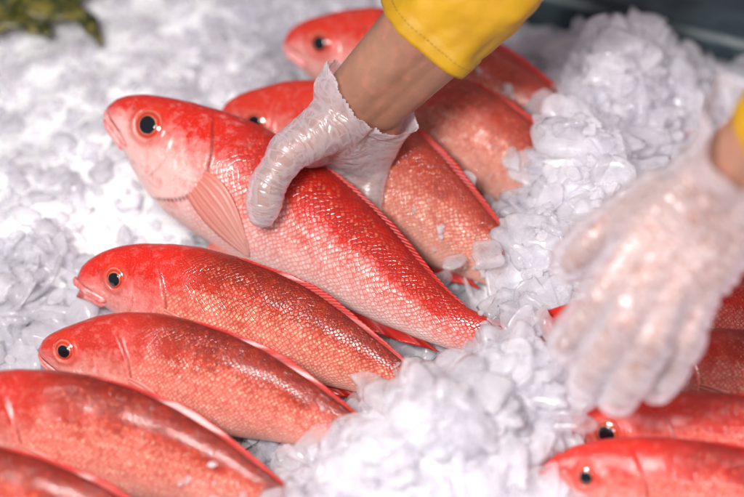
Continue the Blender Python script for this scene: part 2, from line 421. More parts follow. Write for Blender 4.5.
    def flank(s, u, h, off=0.0, side=1):
        u = np.asarray(u, float); h = np.asarray(h, float)
        d, v, w = s.prof(np.clip(u, 0, 1))
        c = np.clip(np.where(h >= 0, h / d, h / v), -1, 1)
        lat = w * np.sqrt(1 - c * c)
        o, T, L, U = s.fr(u)
        return o + U * (h * s.SL)[..., None] + L * side * ((lat * s.SL) + off)[..., None]
    def eyes(s):
        UE, HE, RE = s.eye
        for side in (1, -1):
            nr, na = 22, 48
            r = np.linspace(0, 1, nr); a = np.linspace(0, 2 * np.pi, na, endpoint=False)
            R, A = np.meshgrid(r, a, indexing='ij')
            uu = UE + RE * R * np.cos(A); hh = HE + RE * R * np.sin(A)
            cen = s.flank(UE, HE, 0, side); base = s.flank(uu, hh, 0, side)
            o, T, L, U = s.fr(np.array(UE))
            # flat-ish tilted disc + dome
            b = base * .75 + (cen + T * (RE * s.SL) * (R * np.cos(A))[..., None] + U * (RE * s.SL) * (R * np.sin(A))[..., None]) * .25
            dome = s.SL * (.0115 * np.sqrt(np.clip(1 - (R * .98) ** 2, 0, 1)) - .0065 + .0035 * sst(R, .62, .5))
            pos = b + L * side * dome[..., None]
            an = np.stack([R, A, 0 * R], -1)
            s.add('eye', pos.reshape(-1, 3), grid_faces(nr, na, True), M['eye'], {'anat': an.reshape(-1, 3)})
    def lips(s):
        n, m = 26, 12
        for nm, u0, u1, h0, h1, r0 in (('upper_jaw', -.001, .075, -.002, -.052, .0062), ('lower_jaw', .002, .070, -.018, -.064, .0070)):
            vs = []; fs = []
            t = np.linspace(-1, 1, 2 * n)
            a = np.abs(t)
            gp_ = s.gape * (1 - a) if nm == 'lower_jaw' else 0 * a
            uu = u0 + (u1 - u0) * a ** 1.35 - gp_ * .35 - (.4 * s.gape * (1 - a) if nm == 'upper_jaw' else 0); hh = h0 + (h1 - h0) * a - gp_
            pts = np.where(t[:, None] < 0, s.flank(uu, hh, 0, -1), s.flank(uu, hh, 0, 1))
            # soften at the middle
            for _ in range(3): pts[1:-1] = .5 * pts[1:-1] + .25 * (pts[:-2] + pts[2:])
            tg = np.gradient(pts, axis=0); tg /= np.linalg.norm(tg, axis=1)[:, None]
            o, T, L, U = s.fr(np.array(.03))
            n1 = np.cross(tg, U); n1 /= np.linalg.norm(n1, axis=1)[:, None]; n2 = np.cross(tg, n1)
            rr = s.SL * r0 * s.lip * (.35 + .65 * np.sqrt(np.clip(1 - (a * .97) ** 4, 0, 1))) * (1 + .25 * sst(a, .5, .85))
            rr *= np.clip((1 - a) / .08, .12, 1) ** .5
            ang = np.linspace(0, 2 * np.pi, m, endpoint=False)
            vs = pts[:, None] + rr[:, None, None] * (np.cos(ang)[None, :, None] * n1[:, None] * .6 + np.sin(ang)[None, :, None] * n2[:, None])
            s.add(nm, vs.reshape(-1, 3), grid_faces(2 * n, m, True) + [tuple(range(m))[::-1], tuple((2 * n - 1) * m + j for j in range(m))], M['lip'])
    def sheet(s, name, nu, nv, fn, mat):
        a, b = np.meshgrid(np.linspace(0, 1, nu), np.linspace(0, 1, nv), indexing='ij')
        pos = fn(a, b)
        o = s.add(name, pos.reshape(-1, 3), grid_faces(nu, nv), mat, {'anat': np.stack([a, b, 0 * a], -1).reshape(-1, 3)})
        md = o.modifiers.new('thickness', 'SOLIDIFY'); md.thickness = .0012; md.offset = 0
        return o
    def fins(s, finh, tail, pect):
        SL = s.SL
        def dorsal(a, b):
            u = .34 + .52 * a; d, v, w = s.prof(u)
            hgt = (.0095 * np.sin(np.pi * np.clip(a, 0, 1) ** .8) ** .5 * (1 + .06 * np.sin(a * 61) + .12 * np.sin(a * 13 + s.SL * 50))) * finh
            o, T, L, U = s.fr(u + b * .035)
            lean = (.35 * np.sin(a * 9) - .5) * hgt
            return o + U * ((d - .006 + b * hgt) * SL)[..., None] + L * ((lean * b - .004 * b) * SL)[..., None]
        s.sheet('dorsal_fin', 150, 8, dorsal, M['fin'])
        def anal(a, b):
            u = .66 + .17 * a; d, v, w = s.prof(u)
            hgt = .020 * (1 - a * .6) * sst(a, -.05, .1)
            o, T, L, U = s.fr(u + b * .05)
            return o - U * ((v - .006 + b * hgt) * SL)[..., None] + L * (.006 * np.sin(a * 14) * b * SL)[..., None]
        s.sheet('anal_fin', 30, 8, anal, M['fin'])
        for side in (1, -1):
            L0, ang = (.235, math.radians(-19)) if not pect else pect
            def pec(a, b):
                wd = .078 * np.sin(np.pi * np.clip(a * .85 + .15, 0, 1)) ** .75 * (1 - .35 * a)
                x = a * L0; y = (b - .35) * wd * 1.25 - .02 * a * b
                u = .242 + x * math.cos(ang) - y * math.sin(ang); h = -.030 + x * math.sin(ang) + y * math.cos(ang) - .028 * (1 - b) * a
                bul = (.0010 + .0022 * np.sin(np.pi * a) + .0003 * np.sin(b * 34)) * (SL / .33)
                return s.flank(u, h, bul, side)
            s.sheet('pectoral_fin', 40, 22, pec, M['pect'])
            def pel(a, b):
                x = a * .12; wd = .022 * np.sin(np.pi * np.clip(a * .9 + .1, 0, 1)) ** .7
                u = .34 + x; o, T, L, U = s.fr(u); d, v, w = s.prof(u)
                return o - U * ((v * .93 + b * wd) * SL)[..., None] + L * ((side * (.02 + .025 * b)) * SL)[..., None]
            s.sheet('pelvic_fin', 24, 10, pel, M['pect'])
        if tail:
            def tl(a, b):
                k = (b - .5) * 2
                ln = (.075 + .085 * np.abs(k) ** 1.4)
                u = 1 + a * ln - .012; hh = k * (.042 + a * .125)
                o, T, L, U = s.fr(u)
                return o + U * (hh * SL)[..., None] + L * ((.006 * np.sin(b * 20) * a + .02 * a * a) * SL)[..., None]
            s.sheet('tail_fin', 16, 40, tl, M['fin'])

ROW = 'whole red snappers lined up on the ice at the left'
FARG = 'red fish lying on the ice behind the held fish'
RG = 'red fish packed in the right corner'
main = Fish('red_snapper', 'bright red snapper gripped by the gloved hand, lifted clear of the others',
     [(107, 110, .098), (143, 125, .092), (192, 157, .080), (243, 187, .068), (298, 222, .056), (350, 257, .050), (404, 297, .047), (452, 326, .047), (506, 346, .046)],
     M['main'], elev=37, azim=-4, deep=.93, finh=.75, pect=(.20, math.radians(-14)))
f2 = Fish('red_snapper', 'whole red snapper with parted pink lips, first below the held fish',
     [(78, 279, .045), (120, 279, .045), (165, 294, .043), (230, 313, .041), (296, 334, .041), (365, 366, .040), (440, 408, .034)],
     M['row'], elev=27, azim=-3, deep=1.05, fat=1.12, group=ROW, lip=1.5, gape=.020, eye=(.108, .022, .032))
f3 = Fish('red_snapper', 'whole red snapper with a clear eye near the left edge, second below the held fish',
     [(39, 352, .047), (62, 353, .047), (108, 358, .046), (172, 371, .043), (246, 392, .043), (320, 422, .040), (395, 462, .030)],
     M['row2'], elev=26, azim=-3, deep=1.08, fat=1.15, group=ROW, eye=(.078, .030, .031), lip=.8)
f4 = Fish('red_snapper', 'red snapper cut off at its gill by the left edge, third below held fish',
     [(-75, 410, .048), (-40, 410, .048), (38, 427, .047), (115, 441, .044), (192, 466, .042), (255, 496, .038), (320, 534, .028)],
     M['row2'], elev=25, azim=-3, deep=1.08, fat=1.15, group=ROW)
f5 = Fish('red_snapper', 'red snapper in the bottom left corner showing only its glossy dark back',
     [(-150, 476, .048), (-100, 478, .048), (-30, 496, .047), (40, 511, .044), (110, 533, .038), (170, 562, .028), (220, 592, .010)],
     M['row'], elev=25, azim=-3, deep=1.08, fat=1.15, group=ROW)
b3 = Fish('red_snapper', 'red fish with pale netted scales directly behind held fish, head peeking beside the glove',
     [(219, 118, .060), (252, 124, .058), (305, 141, .054), (358, 170, .048), (412, 205, .046), (470, 244, .042), (535, 291, .034)],
     M['back'], elev=33, azim=-2, group=FARG, deep=1.28)
b2 = Fish('red_snapper', 'brick red fish with olive streaks, its head hidden behind the gloved wrist',
     [(335, 78, .056), (365, 90, .055), (415, 119, .050), (465, 142, .048), (520, 170, .044), (570, 198, .035), (625, 232, .02)],
     M['back'], elev=33, azim=-2, group=FARG, deep=1.2)
b1 = Fish('red_snapper', 'farthest red fish, its blurred head showing left of the bare forearm',
     [(284, 44, .050), (312, 45, .050), (362, 56, .048), (425, 74, .048), (485, 94, .044), (550, 122, .036), (620, 158, .02)],
     M['back'], elev=33, azim=-2, group=FARG, deep=1.08)
r1 = Fish('red_snapper', 'nearest red fish in the bottom right corner, dark eye and blunt snout facing left',
     [(538, 478, .050), (580, 474, .050), (650, 486, .050), (730, 496, .050), (810, 508, .050), (890, 528, .045), (950, 548, .04)],
     M['right'], elev=30, azim=0, group=RG, deep=.93, eye=(.116, .018, .029), lip=1.25, gape=.01)
r2 = Fish('red_snapper', 'red fish with a pale cream flank patch, just above the nearest one at right',
     [(562, 426, .044), (605, 430, .047), (680, 440, .048), (760, 446, .048), (840, 452, .048), (920, 464, .045), (985, 478, .04)],
     M['right'], elev=28, azim=0, group=RG, deep=.9)
r3 = Fish('red_snapper', 'rosy fish running under the fingertips of the open gloved hand',
     [(600, 362, .035), (640, 364, .038), (700, 372, .044), (770, 378, .046), (850, 386, .046), (920, 396, .045), (985, 408, .04)],
     M['row2'], elev=28, azim=0, group=RG, deep=.9)
r4 = Fish('red_snapper', 'dark backed fish below the little finger side of the open gloved hand',
     [(618, 308, .030), (660, 310, .034), (715, 318, .040), (780, 324, .042), (850, 332, .042), (915, 342, .04), (975, 352, .04)],
     M['right'], elev=28, azim=0, group=RG, deep=.9)
r5 = Fish('red_snapper', 'topmost fish at right edge, a sliver of red beside the glove cuff',
     [(640, 262, .015), (680, 266, .022), (735, 278, .030), (800, 284, .036), (865, 292, .036), (925, 300, .036), (985, 310, .036)],
     M['right'], elev=28, azim=0, group=RG, deep=.8)

# ------------------------------------------------------------------ ice
BUMPS = [  # px, py, height, radius in px
    (460, 455, .046, 55), (520, 414, .030, 38), (400, 490, .030, 38), (350, 540, .045, 50), (560, 380, .030, 42), (500, 520, .05, 80),
    (660, 130, .034, 110), (610, 105, .036, 45), (565, 190, .046, 42), (615, 225, .036, 70), (550, 262, .036, 36), (518, 292, .024, 28),
    (150, 30, .012, 110), (60, 120, .012, 90), (30, 230, .020, 50), (590, 300, .022, 50), (250, 600, .05, 60),
    (610, 60, .028, 32), (535, 338, .020, 16), (580, 108, .022, 26), (535, 178, .014, 22)]
BW = [(P(x, y, .03), h, r * .00076) for x, y, h, r in BUMPS]
def hfield(X, Y):
    Z = np.zeros_like(X)
    for p, h, r in BW:
        Z += h * np.exp(-(((X - p.x) ** 2) + ((Y - p.y) * .85) ** 2) / (2 * r * r))
    Z += .005 * np.sin(X * 31 + 1.3) * np.sin(Y * 27 + X * 11) + .003 * np.sin(X * 73 + Y * 41) + .002 * np.sin(Y * 97 - X * 61)
    # the heap ends at the far side (line of the container)
    edge = far_edge(X)
    Z -= .05 * np.clip((Y - edge + .03) / .05, 0, 1.4) ** 1.5
    return Z
eL, eR = P(545, 6, .022), P(744, 56, .022)
def far_edge(X):
    k = (eR.y - eL.y) / (eR.x - eL.x)
    return eL.y + k * (X - eL.x) + .010 * np.sin(X * 25) + np.where(X < eL.x, (eL.x - X) * -.02, 0)
gx = np.linspace(-.62, .68, 300); gy = np.linspace(-.55, .62, 280)
GX, GY = np.meshgrid(gx, gy, indexing='ij'); LFT = np.clip((-.05 - GX) / .12, 0, 1) * np.clip((GY + .02) / .06, 0, 1)
GZ = hfield(GX, GY) - .008 + .0055 * LFT
bed = mesh('ice_bed', np.stack([GX, GY, GZ], -1).reshape(-1, 3), grid_faces(300, 280), M['bed'])
tag(bed, kind='structure')

def ico(sub):
    import bmesh
    bm = bmesh.new(); bmesh.ops.create_icosphere(bm, subdivisions=sub, radius=1)
    v = np.array([list(p.co) for p in bm.verts]); f = np.array([[q.index for q in p.verts] for p in bm.faces]); bm.free()
    return v, f
def chip_protos(sub, n, seed):
    r = np.random.default_rng(seed); v0, f = ico(sub); out = []
    for _ in range(n):
        v = v0.copy()
        az = np.arctan2(v[:, 1], v[:, 0]); rad = np.hypot(v[:, 0], v[:, 1])
        k = 1 + .0 * az
        for m in range(2, 8): k += r.normal(0, .26 / m ** .75) * np.cos(m * az + r.uniform(0, 6.28))
        k = np.clip(k, .45, 1.6)
        rs = rad ** .62
        asp = r.uniform(.6, 1.0)
        x = np.cos(az) * rs * k; y = np.sin(az) * rs * k * asp
        for _c in range(r.integers(2, 6)):      # broken straight edges
            a0 = r.uniform(0, 6.28); nx, ny = math.cos(a0), math.sin(a0); cc = r.uniform(.38, .75)
            ov = np.clip(x * nx + y * ny - cc, 0, 9) * .9; x = x - nx * ov; y = y - ny * ov
        th = r.uniform(.10, .34)
        z = np.sign(v[:, 2]) * np.abs(v[:, 2]) ** .5 * th * .85
        z += r.normal(0, .14) * (x * x - .3) + r.normal(0, .14) * (y * y - .3) + r.normal(0, .16) * x * y
        for _k in range(4):
            fr = r.normal(0, 2.6, 3); z += r.normal(0, .035) * np.sin(x * fr[0] + y * fr[1] + fr[2])
        out.append(np.stack([x, y, z], 1))
    return out, f
def rot_mats(n, tilt, r):
    yaw = r.uniform(0, 2 * np.pi, n); ax = r.uniform(0, 2 * np.pi, n); tl = np.abs(r.normal(0, tilt, n))
    def R(axis, a):
        x, y, z = axis.T; c, s_ = np.cos(a), np.sin(a); C1 = 1 - c
        return np.stack([np.stack([c + x * x * C1, x * y * C1 - z * s_, x * z * C1 + y * s_], -1), np.stack([y * x * C1 + z * s_, c + y * y * C1, y * z * C1 - x * s_], -1),
                         np.stack([z * x * C1 - y * s_, z * y * C1 + x * s_, c + z * z * C1], -1)], 1)
    A = R(np.stack([np.cos(ax), np.sin(ax), 0 * ax], 1), tl); B = R(np.tile([0, 0, 1.], (n, 1)), yaw)
    return A @ B
def chips_mesh(name, groups, tilt, mat, seed):
    r = np.random.default_rng(seed); VV, FF, TT, off = [], [], [], 0
    for pts, size, sub in groups:
        protos, f = chip_protos(sub, 60, seed + sub); n = len(pts); nv = len(protos[0])
        PV = np.stack(protos)[r.integers(0, 60, n)]
        Rm = rot_mats(n, tilt, r)
        VV.append((np.einsum('nij,nkj->nki', Rm, PV) * size[:, None, None] + pts[:, None]).reshape(-1, 3))
        FF.append((f[None] + (np.arange(n) * nv)[:, None, None]).reshape(-1, 3) + off); off += n * nv
        TT.append(np.repeat(r.uniform(0, 1, n) ** 1.5, nv))
    vv = np.vstack(VV); ff = np.vstack(FF); nf = len(ff)
    me = bpy.data.meshes.new(name)
    me.vertices.add(len(vv)); me.vertices.foreach_set('co', vv.reshape(-1).astype(np.float32))
    me.loops.add(nf * 3); me.loops.foreach_set('vertex_index', ff.reshape(-1).astype(np.int32))
    me.polygons.add(nf); me.polygons.foreach_set('loop_start', np.arange(0, nf * 3, 3, dtype=np.int32))
    me.polygons.foreach_set('use_smooth', np.ones(nf, bool))
    at = me.attributes.new('tint', 'FLOAT', 'POINT'); at.data.foreach_set('value', np.concatenate(TT).astype(np.float32))
    me.materials.append(mat); me.update(calc_edges=True)
    o = bpy.data.objects.new(name, me); C.objects.link(o); return o
# keep flakes off the fish: sample points of the fish surfaces
FISH = [main, f2, f3, f4, f5, b3, b2, b1, r1, r2, r3, r4, r5]
def inside(pts, grow=.0, lim=.93):
    hit = np.zeros(len(pts), bool)
    for F in FISH:
        smp = F.sp[::8]; d2 = ((pts[:, None] - smp[None]) ** 2).sum(-1); i = d2.argmin(1) * 8
        q = pts - F.sp[i]
        u = i / 400.; d, v, w = F.prof(u)
        a = (q * F.U[i]).sum(1) / F.SL; b = (q * F.L[i]).sum(1) / F.SL; t = np.abs((q * F.T[i]).sum(1)) / F.SL
        hh = np.where(a > 0, d, v) + grow / F.SL; ww = w + grow / F.SL
        hit |= ((a / hh) ** 2 + (b / ww) ** 2 < 1) & (t < .03) & (u < lim)
    return hit
def scatter(n, x0, x1, y0, y1, lo, hi, zoff, r):
    x = r.uniform(x0, x1, n); y = r.uniform(y0, y1, n); s_ = lo + (hi - lo) * r.uniform(0, 1, n) ** 1.7
    z = hfield(x, y) + r.uniform(zoff[0], zoff[1], n)
    p = np.stack([x, y, z], 1); k = ~inside(p, .004)
    k &= y < far_edge(x) + .005
    return p[k], s_[k]
r_ = np.random.default_rng(5)
pa, sa = scatter(5600, -.33, .36, -.26, .46, .0070, .0255, (-.008, .005), r_)
pb, sb = scatter(1800, -.33, .36, -.26, .46, .003, .008, (.000, .008), r_)
# bits of ice scattered over the fish, thickest towards the buried tails
dp, dsz = [], []
for F_, n_, u0_, u1_ in ((b1, 46, .5, 1.0), (b2, 50, .55, 1.0), (b3, 46, .62, 1.0), (main, 7, .86, 1.0), (f2, 9, .72, 1.0), (f3, 14, .72, 1.0), (f4, 16, .66, 1.0), (r1, 3, .2, .6), (r2, 3, .2, .5)):
    uq = u0_ + (u1_ - u0_) * r_.uniform(0, 1, n_) ** .55; hq = r_.uniform(-.08, .085, n_) * (1.1 - .5 * uq)
    dp.append(F_.flank(uq, hq, .0015, 1)); dsz.append(r_.uniform(.002, .0095, n_) * (.35 + .65 * ((uq - u0_) / (u1_ - u0_))))
pp = np.vstack([pa, pb] + dp); ss = np.concatenate([sa, sb] + dsz)
# the left side is finer, melted slush
lf = np.clip((-.05 - pp[:, 0]) / .12, 0, 1) * np.clip((pp[:, 1] + .02) / .06, 0, 1)
ss = ss * (1 - .42 * lf); pp[:, 2] -= .0025 * lf
fine = (pp[:, 0] > -.06) & (pp[:, 1] < .16) & (ss > .006)
ss[fine] *= 1.06
o = chips_mesh('crushed_ice', [(pp[fine], ss[fine], 3), (pp[~fine], ss[~fine], 2)], .62, M['ice'], 3)
tag(o, 'heaped translucent flakes of crushed ice under and around all the fish', 'ice', kind='stuff')

# single flakes that lie on the fish
def flake(label, x, y, z, size, tilt, seed, grp=None, sq=1.0):
    protos, f = chip_protos(3, 1, seed); v = protos[0]
    Rm = rot_mats(1, .01, np.random.default_rng(seed))[0]
    e = rot_mats(1, tilt, np.random.default_rng(seed + 5))[0]
    v = (v @ Rm.T) * np.array([1, 1, 1.0]) @ e.T * size
    # lean the flake towards the camera's side like its neighbours
    o = mesh('ice_flake', v, [tuple(q) for q in f.tolist()], M['clear'], None, True, {'tint': np.full(len(v), .2)})
    p = P(x, y, z)
    for _ in range(6): z = max(z, float(hfield(np.array([p.x]), np.array([p.y]))[0]) + .009); p = P(x, y, z)
    o.location = p; tag(o, label, 'ice flake', 'large ice flakes resting on the fish'); return o
flake('rounded pink tinged ice flake on the tail stem of the held fish', 494, 338, .050, .017, .5, 21)
flake('flat ice flake against the lower edge of the held fish tail', 470, 350, .050, .012, .5, 22)
flake('thick ice flake at the fork of the held fish tail, nearest the open glove', 522, 326, .064, .015, .5, 51)
flake('broad ice flake below the tail of the held fish', 490, 361, .048, .015, .5, 23)
flake('ice flake lying on the rear back of the first row fish', 372, 388, .060, .018, .35, 24)
flake('small ice flake right of the lips-parted fish tail', 401, 375, .052, .007, .3, 25)
flake('long ice flake beside the tail end of the first row fish', 428, 384, .050, .017, .5, 26)
flake('large milky ice chunk on the netted fish behind the held one', 488, 258, .064, .017, .3, 41)
flake('small ice chunk at the left end of the heap on the netted fish', 452, 262, .050, .010, .5, 28)
flake('amber tinted ice sliver on the ridge of the netted fish', 467, 186, .060, .012, .5, 29)
flake('oval ice flake covering the brick red fish near its tail', 512, 158, .066, .013, .15, 45)

# ------------------------------------------------------------------ far container and olive leaves
k = M['tub'] = mat_plain('dark_slate_plastic', (.012, .022, .028), (.05, .075, .085), 26, .38, .0, .4, .004)
def box(name, cx, cy, cz, sx, sy, sz, mat, parent=None, rz=0, bev=.004):
    import bmesh
    bm = bmesh.new(); bmesh.ops.create_cube(bm, size=1)
    for v in bm.verts: v.co = V((v.co.x * sx, v.co.y * sy, v.co.z * sz))
    bmesh.ops.bevel(bm, geom=bm.edges[:], offset=bev, segments=3, affect='EDGES')
    me = bpy.data.meshes.new(name); bm.to_mesh(me); bm.free(); me.materials.append(mat)
    o = bpy.data.objects.new(name, me); C.objects.link(o); o.location = (cx, cy, cz); o.rotation_euler = (0, 0, rz)
    if parent: o.parent = parent
    return o
ang = math.atan2(eR.y - eL.y, eR.x - eL.x)
mid = (eL + eR) / 2
tub = bpy.data.objects.new('display_tub', None); C.objects.link(tub); tub.location = (mid.x, mid.y + .03, -.03); tub.rotation_euler = (0, 0, ang)
tag(tub, 'dark slate blue tub wall along the far edge of the ice', 'tub')
box('rim', 0, .045, .0, 1.6, .05, .05, M['tub'], tub, 0, .01)
box('side_panel', 0, .16, -.022, 1.6, .18, .03, M['tub'], tub, 0, .004)
box('outer_lip', 0, .275, .004, 1.6, .05, .05, M['tub'], tub, 0, .01)

ol = NT('olive_leaf'); ob = ol.obj(); n = ol.noise(ob, 70, 4, .6, 1.0)
M['olive'] = ol.out(bsdf(ol, Base_Color=ol.ramp(n, [(.35, (.02, .03, .015)), (.5, (.07, .07, .012)), (.62, (.20, .16, .03))]), Roughness=.4))
def leaf_clump(name, label, cat, spots, mat, seed):
    r = np.random.default_rng(seed); vs = []; fs = []
    for (x, y, z, ln, wd, yaw) in spots:
        c = P(x, y, z); n, m = 14, 7
        d = np.array([math.cos(yaw), math.sin(yaw), 0]); e = np.array([-d[1], d[0], 0]); b0 = len(vs)
        for i in range(n):
            t = i / (n - 1); w = wd * math.sin(math.pi * (t * .92 + .06)) ** .7
            for j in range(m):
                q = (j / (m - 1) - .5) * 2
                p = np.array(c) + d * (t - .5) * ln + e * q * w * (1 + .12 * math.sin(t * 25)) + np.array([0, 0, .012 * math.sin(t * 3.1) - .25 * w * q * q + .003 * math.sin(t * 20 + q * 3)])
                vs.append(p)
        fs += [tuple(b0 + k for k in f) for f in grid_faces(n, m)]
    o = mesh(name, vs, fs, mat); md = o.modifiers.new('thickness', 'SOLIDIFY'); md.thickness = .0015
    tag(o, label, cat); return o
leaf_clump('leaf_garnish', 'blurred olive green leaves on the ice in the far left corner', 'leaves',
    [(10, 20, .03, .11, .022, .2), (35, 8, .035, .10, .02, -.3), (55, 2, .03, .09, .018, .5), (0, 5, .04, .08, .02, 1.2), (88, 30, .022, .05, .008, -1.0), (25, 25, .025, .06, .014, -.6)], M['olive'], 3)

# ------------------------------------------------------------------ person
def capsules(chains):
    vs, fs = [], []
    sv, sf = ico(3)
    def sphere(c, r, sc=None):
        b = len(vs); vs.extend((sv * r + np.array(c)).tolist()); fs.extend([tuple(int(q) + b for q in f) for f in sf])
    for ch in chains:
        for (a, ra), (b, rb) in zip(ch[:-1], ch[1:]):
            a, b = np.array(a, float), np.array(b, float)
            L = np.linalg.norm(b - a); k = max(2, int(L / (min(ra, rb) * .28)))
            for i in range(k + 1):
                t = i / k; sphere(a + (b - a) * t, ra + (rb - ra) * t)
    return vs, fs
def solid(chains, voxel, smooth, relax=.5):
    vs, fs = capsules(chains)
    me = bpy.data.meshes.new('tmp'); me.from_pydata(vs, [], fs); me.update()
    o = bpy.data.objects.new('tmp', me); C.objects.link(o)
    m = o.modifiers.new('r', 'REMESH'); m.mode = 'VOXEL'; m.voxel_size = voxel
    m = o.modifiers.new('s', 'SMOOTH'); m.factor = relax; m.iterations = smooth
    dg = bpy.context.evaluated_depsgraph_get(); dg.update()
    ev = o.evaluated_get(dg); em = ev.to_mesh()
    n = len(em.vertices); v = np.empty(n * 3, np.float32); em.vertices.foreach_get('co', v)
    nr = np.empty(n * 3, np.float32); em.vertices.foreach_get('normal', nr)
    f = [tuple(p.vertices) for p in em.polygons]
    ev.to_mesh_clear(); bpy.data.objects.remove(o); bpy.data.meshes.remove(me)
    return v.reshape(-1, 3).astype(float), nr.reshape(-1, 3).astype(float), f
def lerp(a, b, t): return a + (b - a) * t

def hand_chains(Wp, mcp, fingers, thumb, elbow, grow=0.0, rs=1.0, arm_r=(.025, .028, .040), side=None, flat=.5):
    g = grow; ch = []
    fr = [.0092, .0096, .0091, .0078]
    sd = (mcp[3] - mcp[0]).normalized()
    # forearm, flattened at the wrist: two parallel tubes
    for k in (-.5, 0, .5):
        ch.append([(Wp + sd * k * .024, .0195 * rs + g), (lerp(Wp, elbow, .35) + sd * k * .022, .026 * rs + g), (elbow + sd * k * .02, .036 * rs + g)])
    wr = [Wp + sd * q * .0135 for q in (-1.3, -.45, .45, 1.3)]
    for i in range(4):
        f = fingers[i]; r = fr[i] * rs
        ch.append([(wr[i], .0150 * rs + g), (lerp(wr[i], mcp[i], .55), .0125 * rs + g), (mcp[i], r * 1.22 + g), (lerp(mcp[i], f[0], .5), r * 1.03 + g), (f[0], r * 1.08 + g), (lerp(f[0], f[1], .5), r * .95 + g), (f[1], r * .98 + g), (f[2], r * .78 + g)])
    for i in range(3):   # webs
        ch.append([(lerp(mcp[i], mcp[i + 1], .5), .0105 * rs + g), (lerp(lerp(wr[i], wr[i + 1], .5), lerp(mcp[i], mcp[i + 1], .5), .5), .0125 * rs + g)])
    t = thumb
    for q in (0, 1, 2): ch.append([(t[0], .0150 * rs + g), (lerp(t[0], mcp[q], .55), .0125 * rs + g), (mcp[q], .0105 * rs + g)])
    ch.append([(lerp(Wp, t[0], .25), .016 * rs + g), (t[0], .0165 * rs + g), (t[1], .0112 * rs + g), (lerp(t[1], t[2], .5), .0094 * rs + g), (t[2], .0102 * rs + g), (lerp(t[2], t[3], .6), .0098 * rs + g), (t[3], .0072 * rs + g)])
    ch.append([(t[0], .0150 * rs + g), (lerp(t[1], mcp[0], .45), .0095 * rs + g), (mcp[0], .010 * rs + g)])
    return ch

# right hand holding the fish: thumb on the near flank, fingers down its far side
def mf(u, h, off, side):
    return V(main.flank(np.array(u), np.array(h), off, side).tolist())
W1 = Q(366, 100, .058)
el1 = Q(575, -115, .16)
mcp1 = [Q(328, 148, .020), Q(345, 157, .014), Q(361, 163, .010), Q(374, 160, .006)]
def behind(i, m):
    u = [.43, .475, .52, .56][i]
    return [mf(u, .085, .014, -1), mf(u, .02, .011, -1), mf(u, -.03, .010, -1)]
fin1 = [behind(i, mcp1[i]) for i in range(4)]
th1 = [Q(335, 122, .060), mf(.395, .150, .012, 1) , mf(.385, .040, .013, 1), mf(.375, -.012, .0085, 1)]
th1[1] = Q(288, 152, .070); th1[2] = Q(267, 186, .066); th1[3] = Q(262, 213, .062)
# left hand, open, dropping ice: back of the hand towards the camera
W2 = Q(722, 196, 0.240)
el2 = Q(900, 60, 0.350)
mcp2 = [Q(640, 236, 0.255), Q(654, 262, 0.262), Q(674, 283, 0.260), Q(697, 294, 0.250)]
fin2 = [[Q(606, 289, 0.258), Q(583, 322, 0.240), Q(565, 345, 0.224)],
        [Q(624, 320, 0.270), Q(600, 357, 0.250), Q(585, 380, 0.232)],
        [Q(650, 340, 0.268), Q(630, 375, 0.250), Q(617, 397, 0.232)],
        [Q(684, 338, 0.258), Q(670, 366, 0.244), Q(658, 386, 0.230)]]
th2 = [Q(664, 200, 0.232), Q(620, 219, 0.232), Q(592, 240, 0.224), Q(569, 264, 0.212)]
A1 = hand_chains(W1, mcp1, fin1, th1, el1)
A2 = hand_chains(W2, mcp2, fin2, th2, el2, 0.0, .95)
v1, n1, f1_ = solid(A1, .0016, 9); v2, n2, f2_ = solid(A2, .0016, 9)
person = mesh('person', np.vstack([v1, v2]), f1_ + [tuple(q + len(v1) for q in f) for f in f2_], M['skin'])
tag(person, 'fishmonger reaching in with yellow sleeves and clear plastic gloves, gripping a fish and dropping ice', 'person')

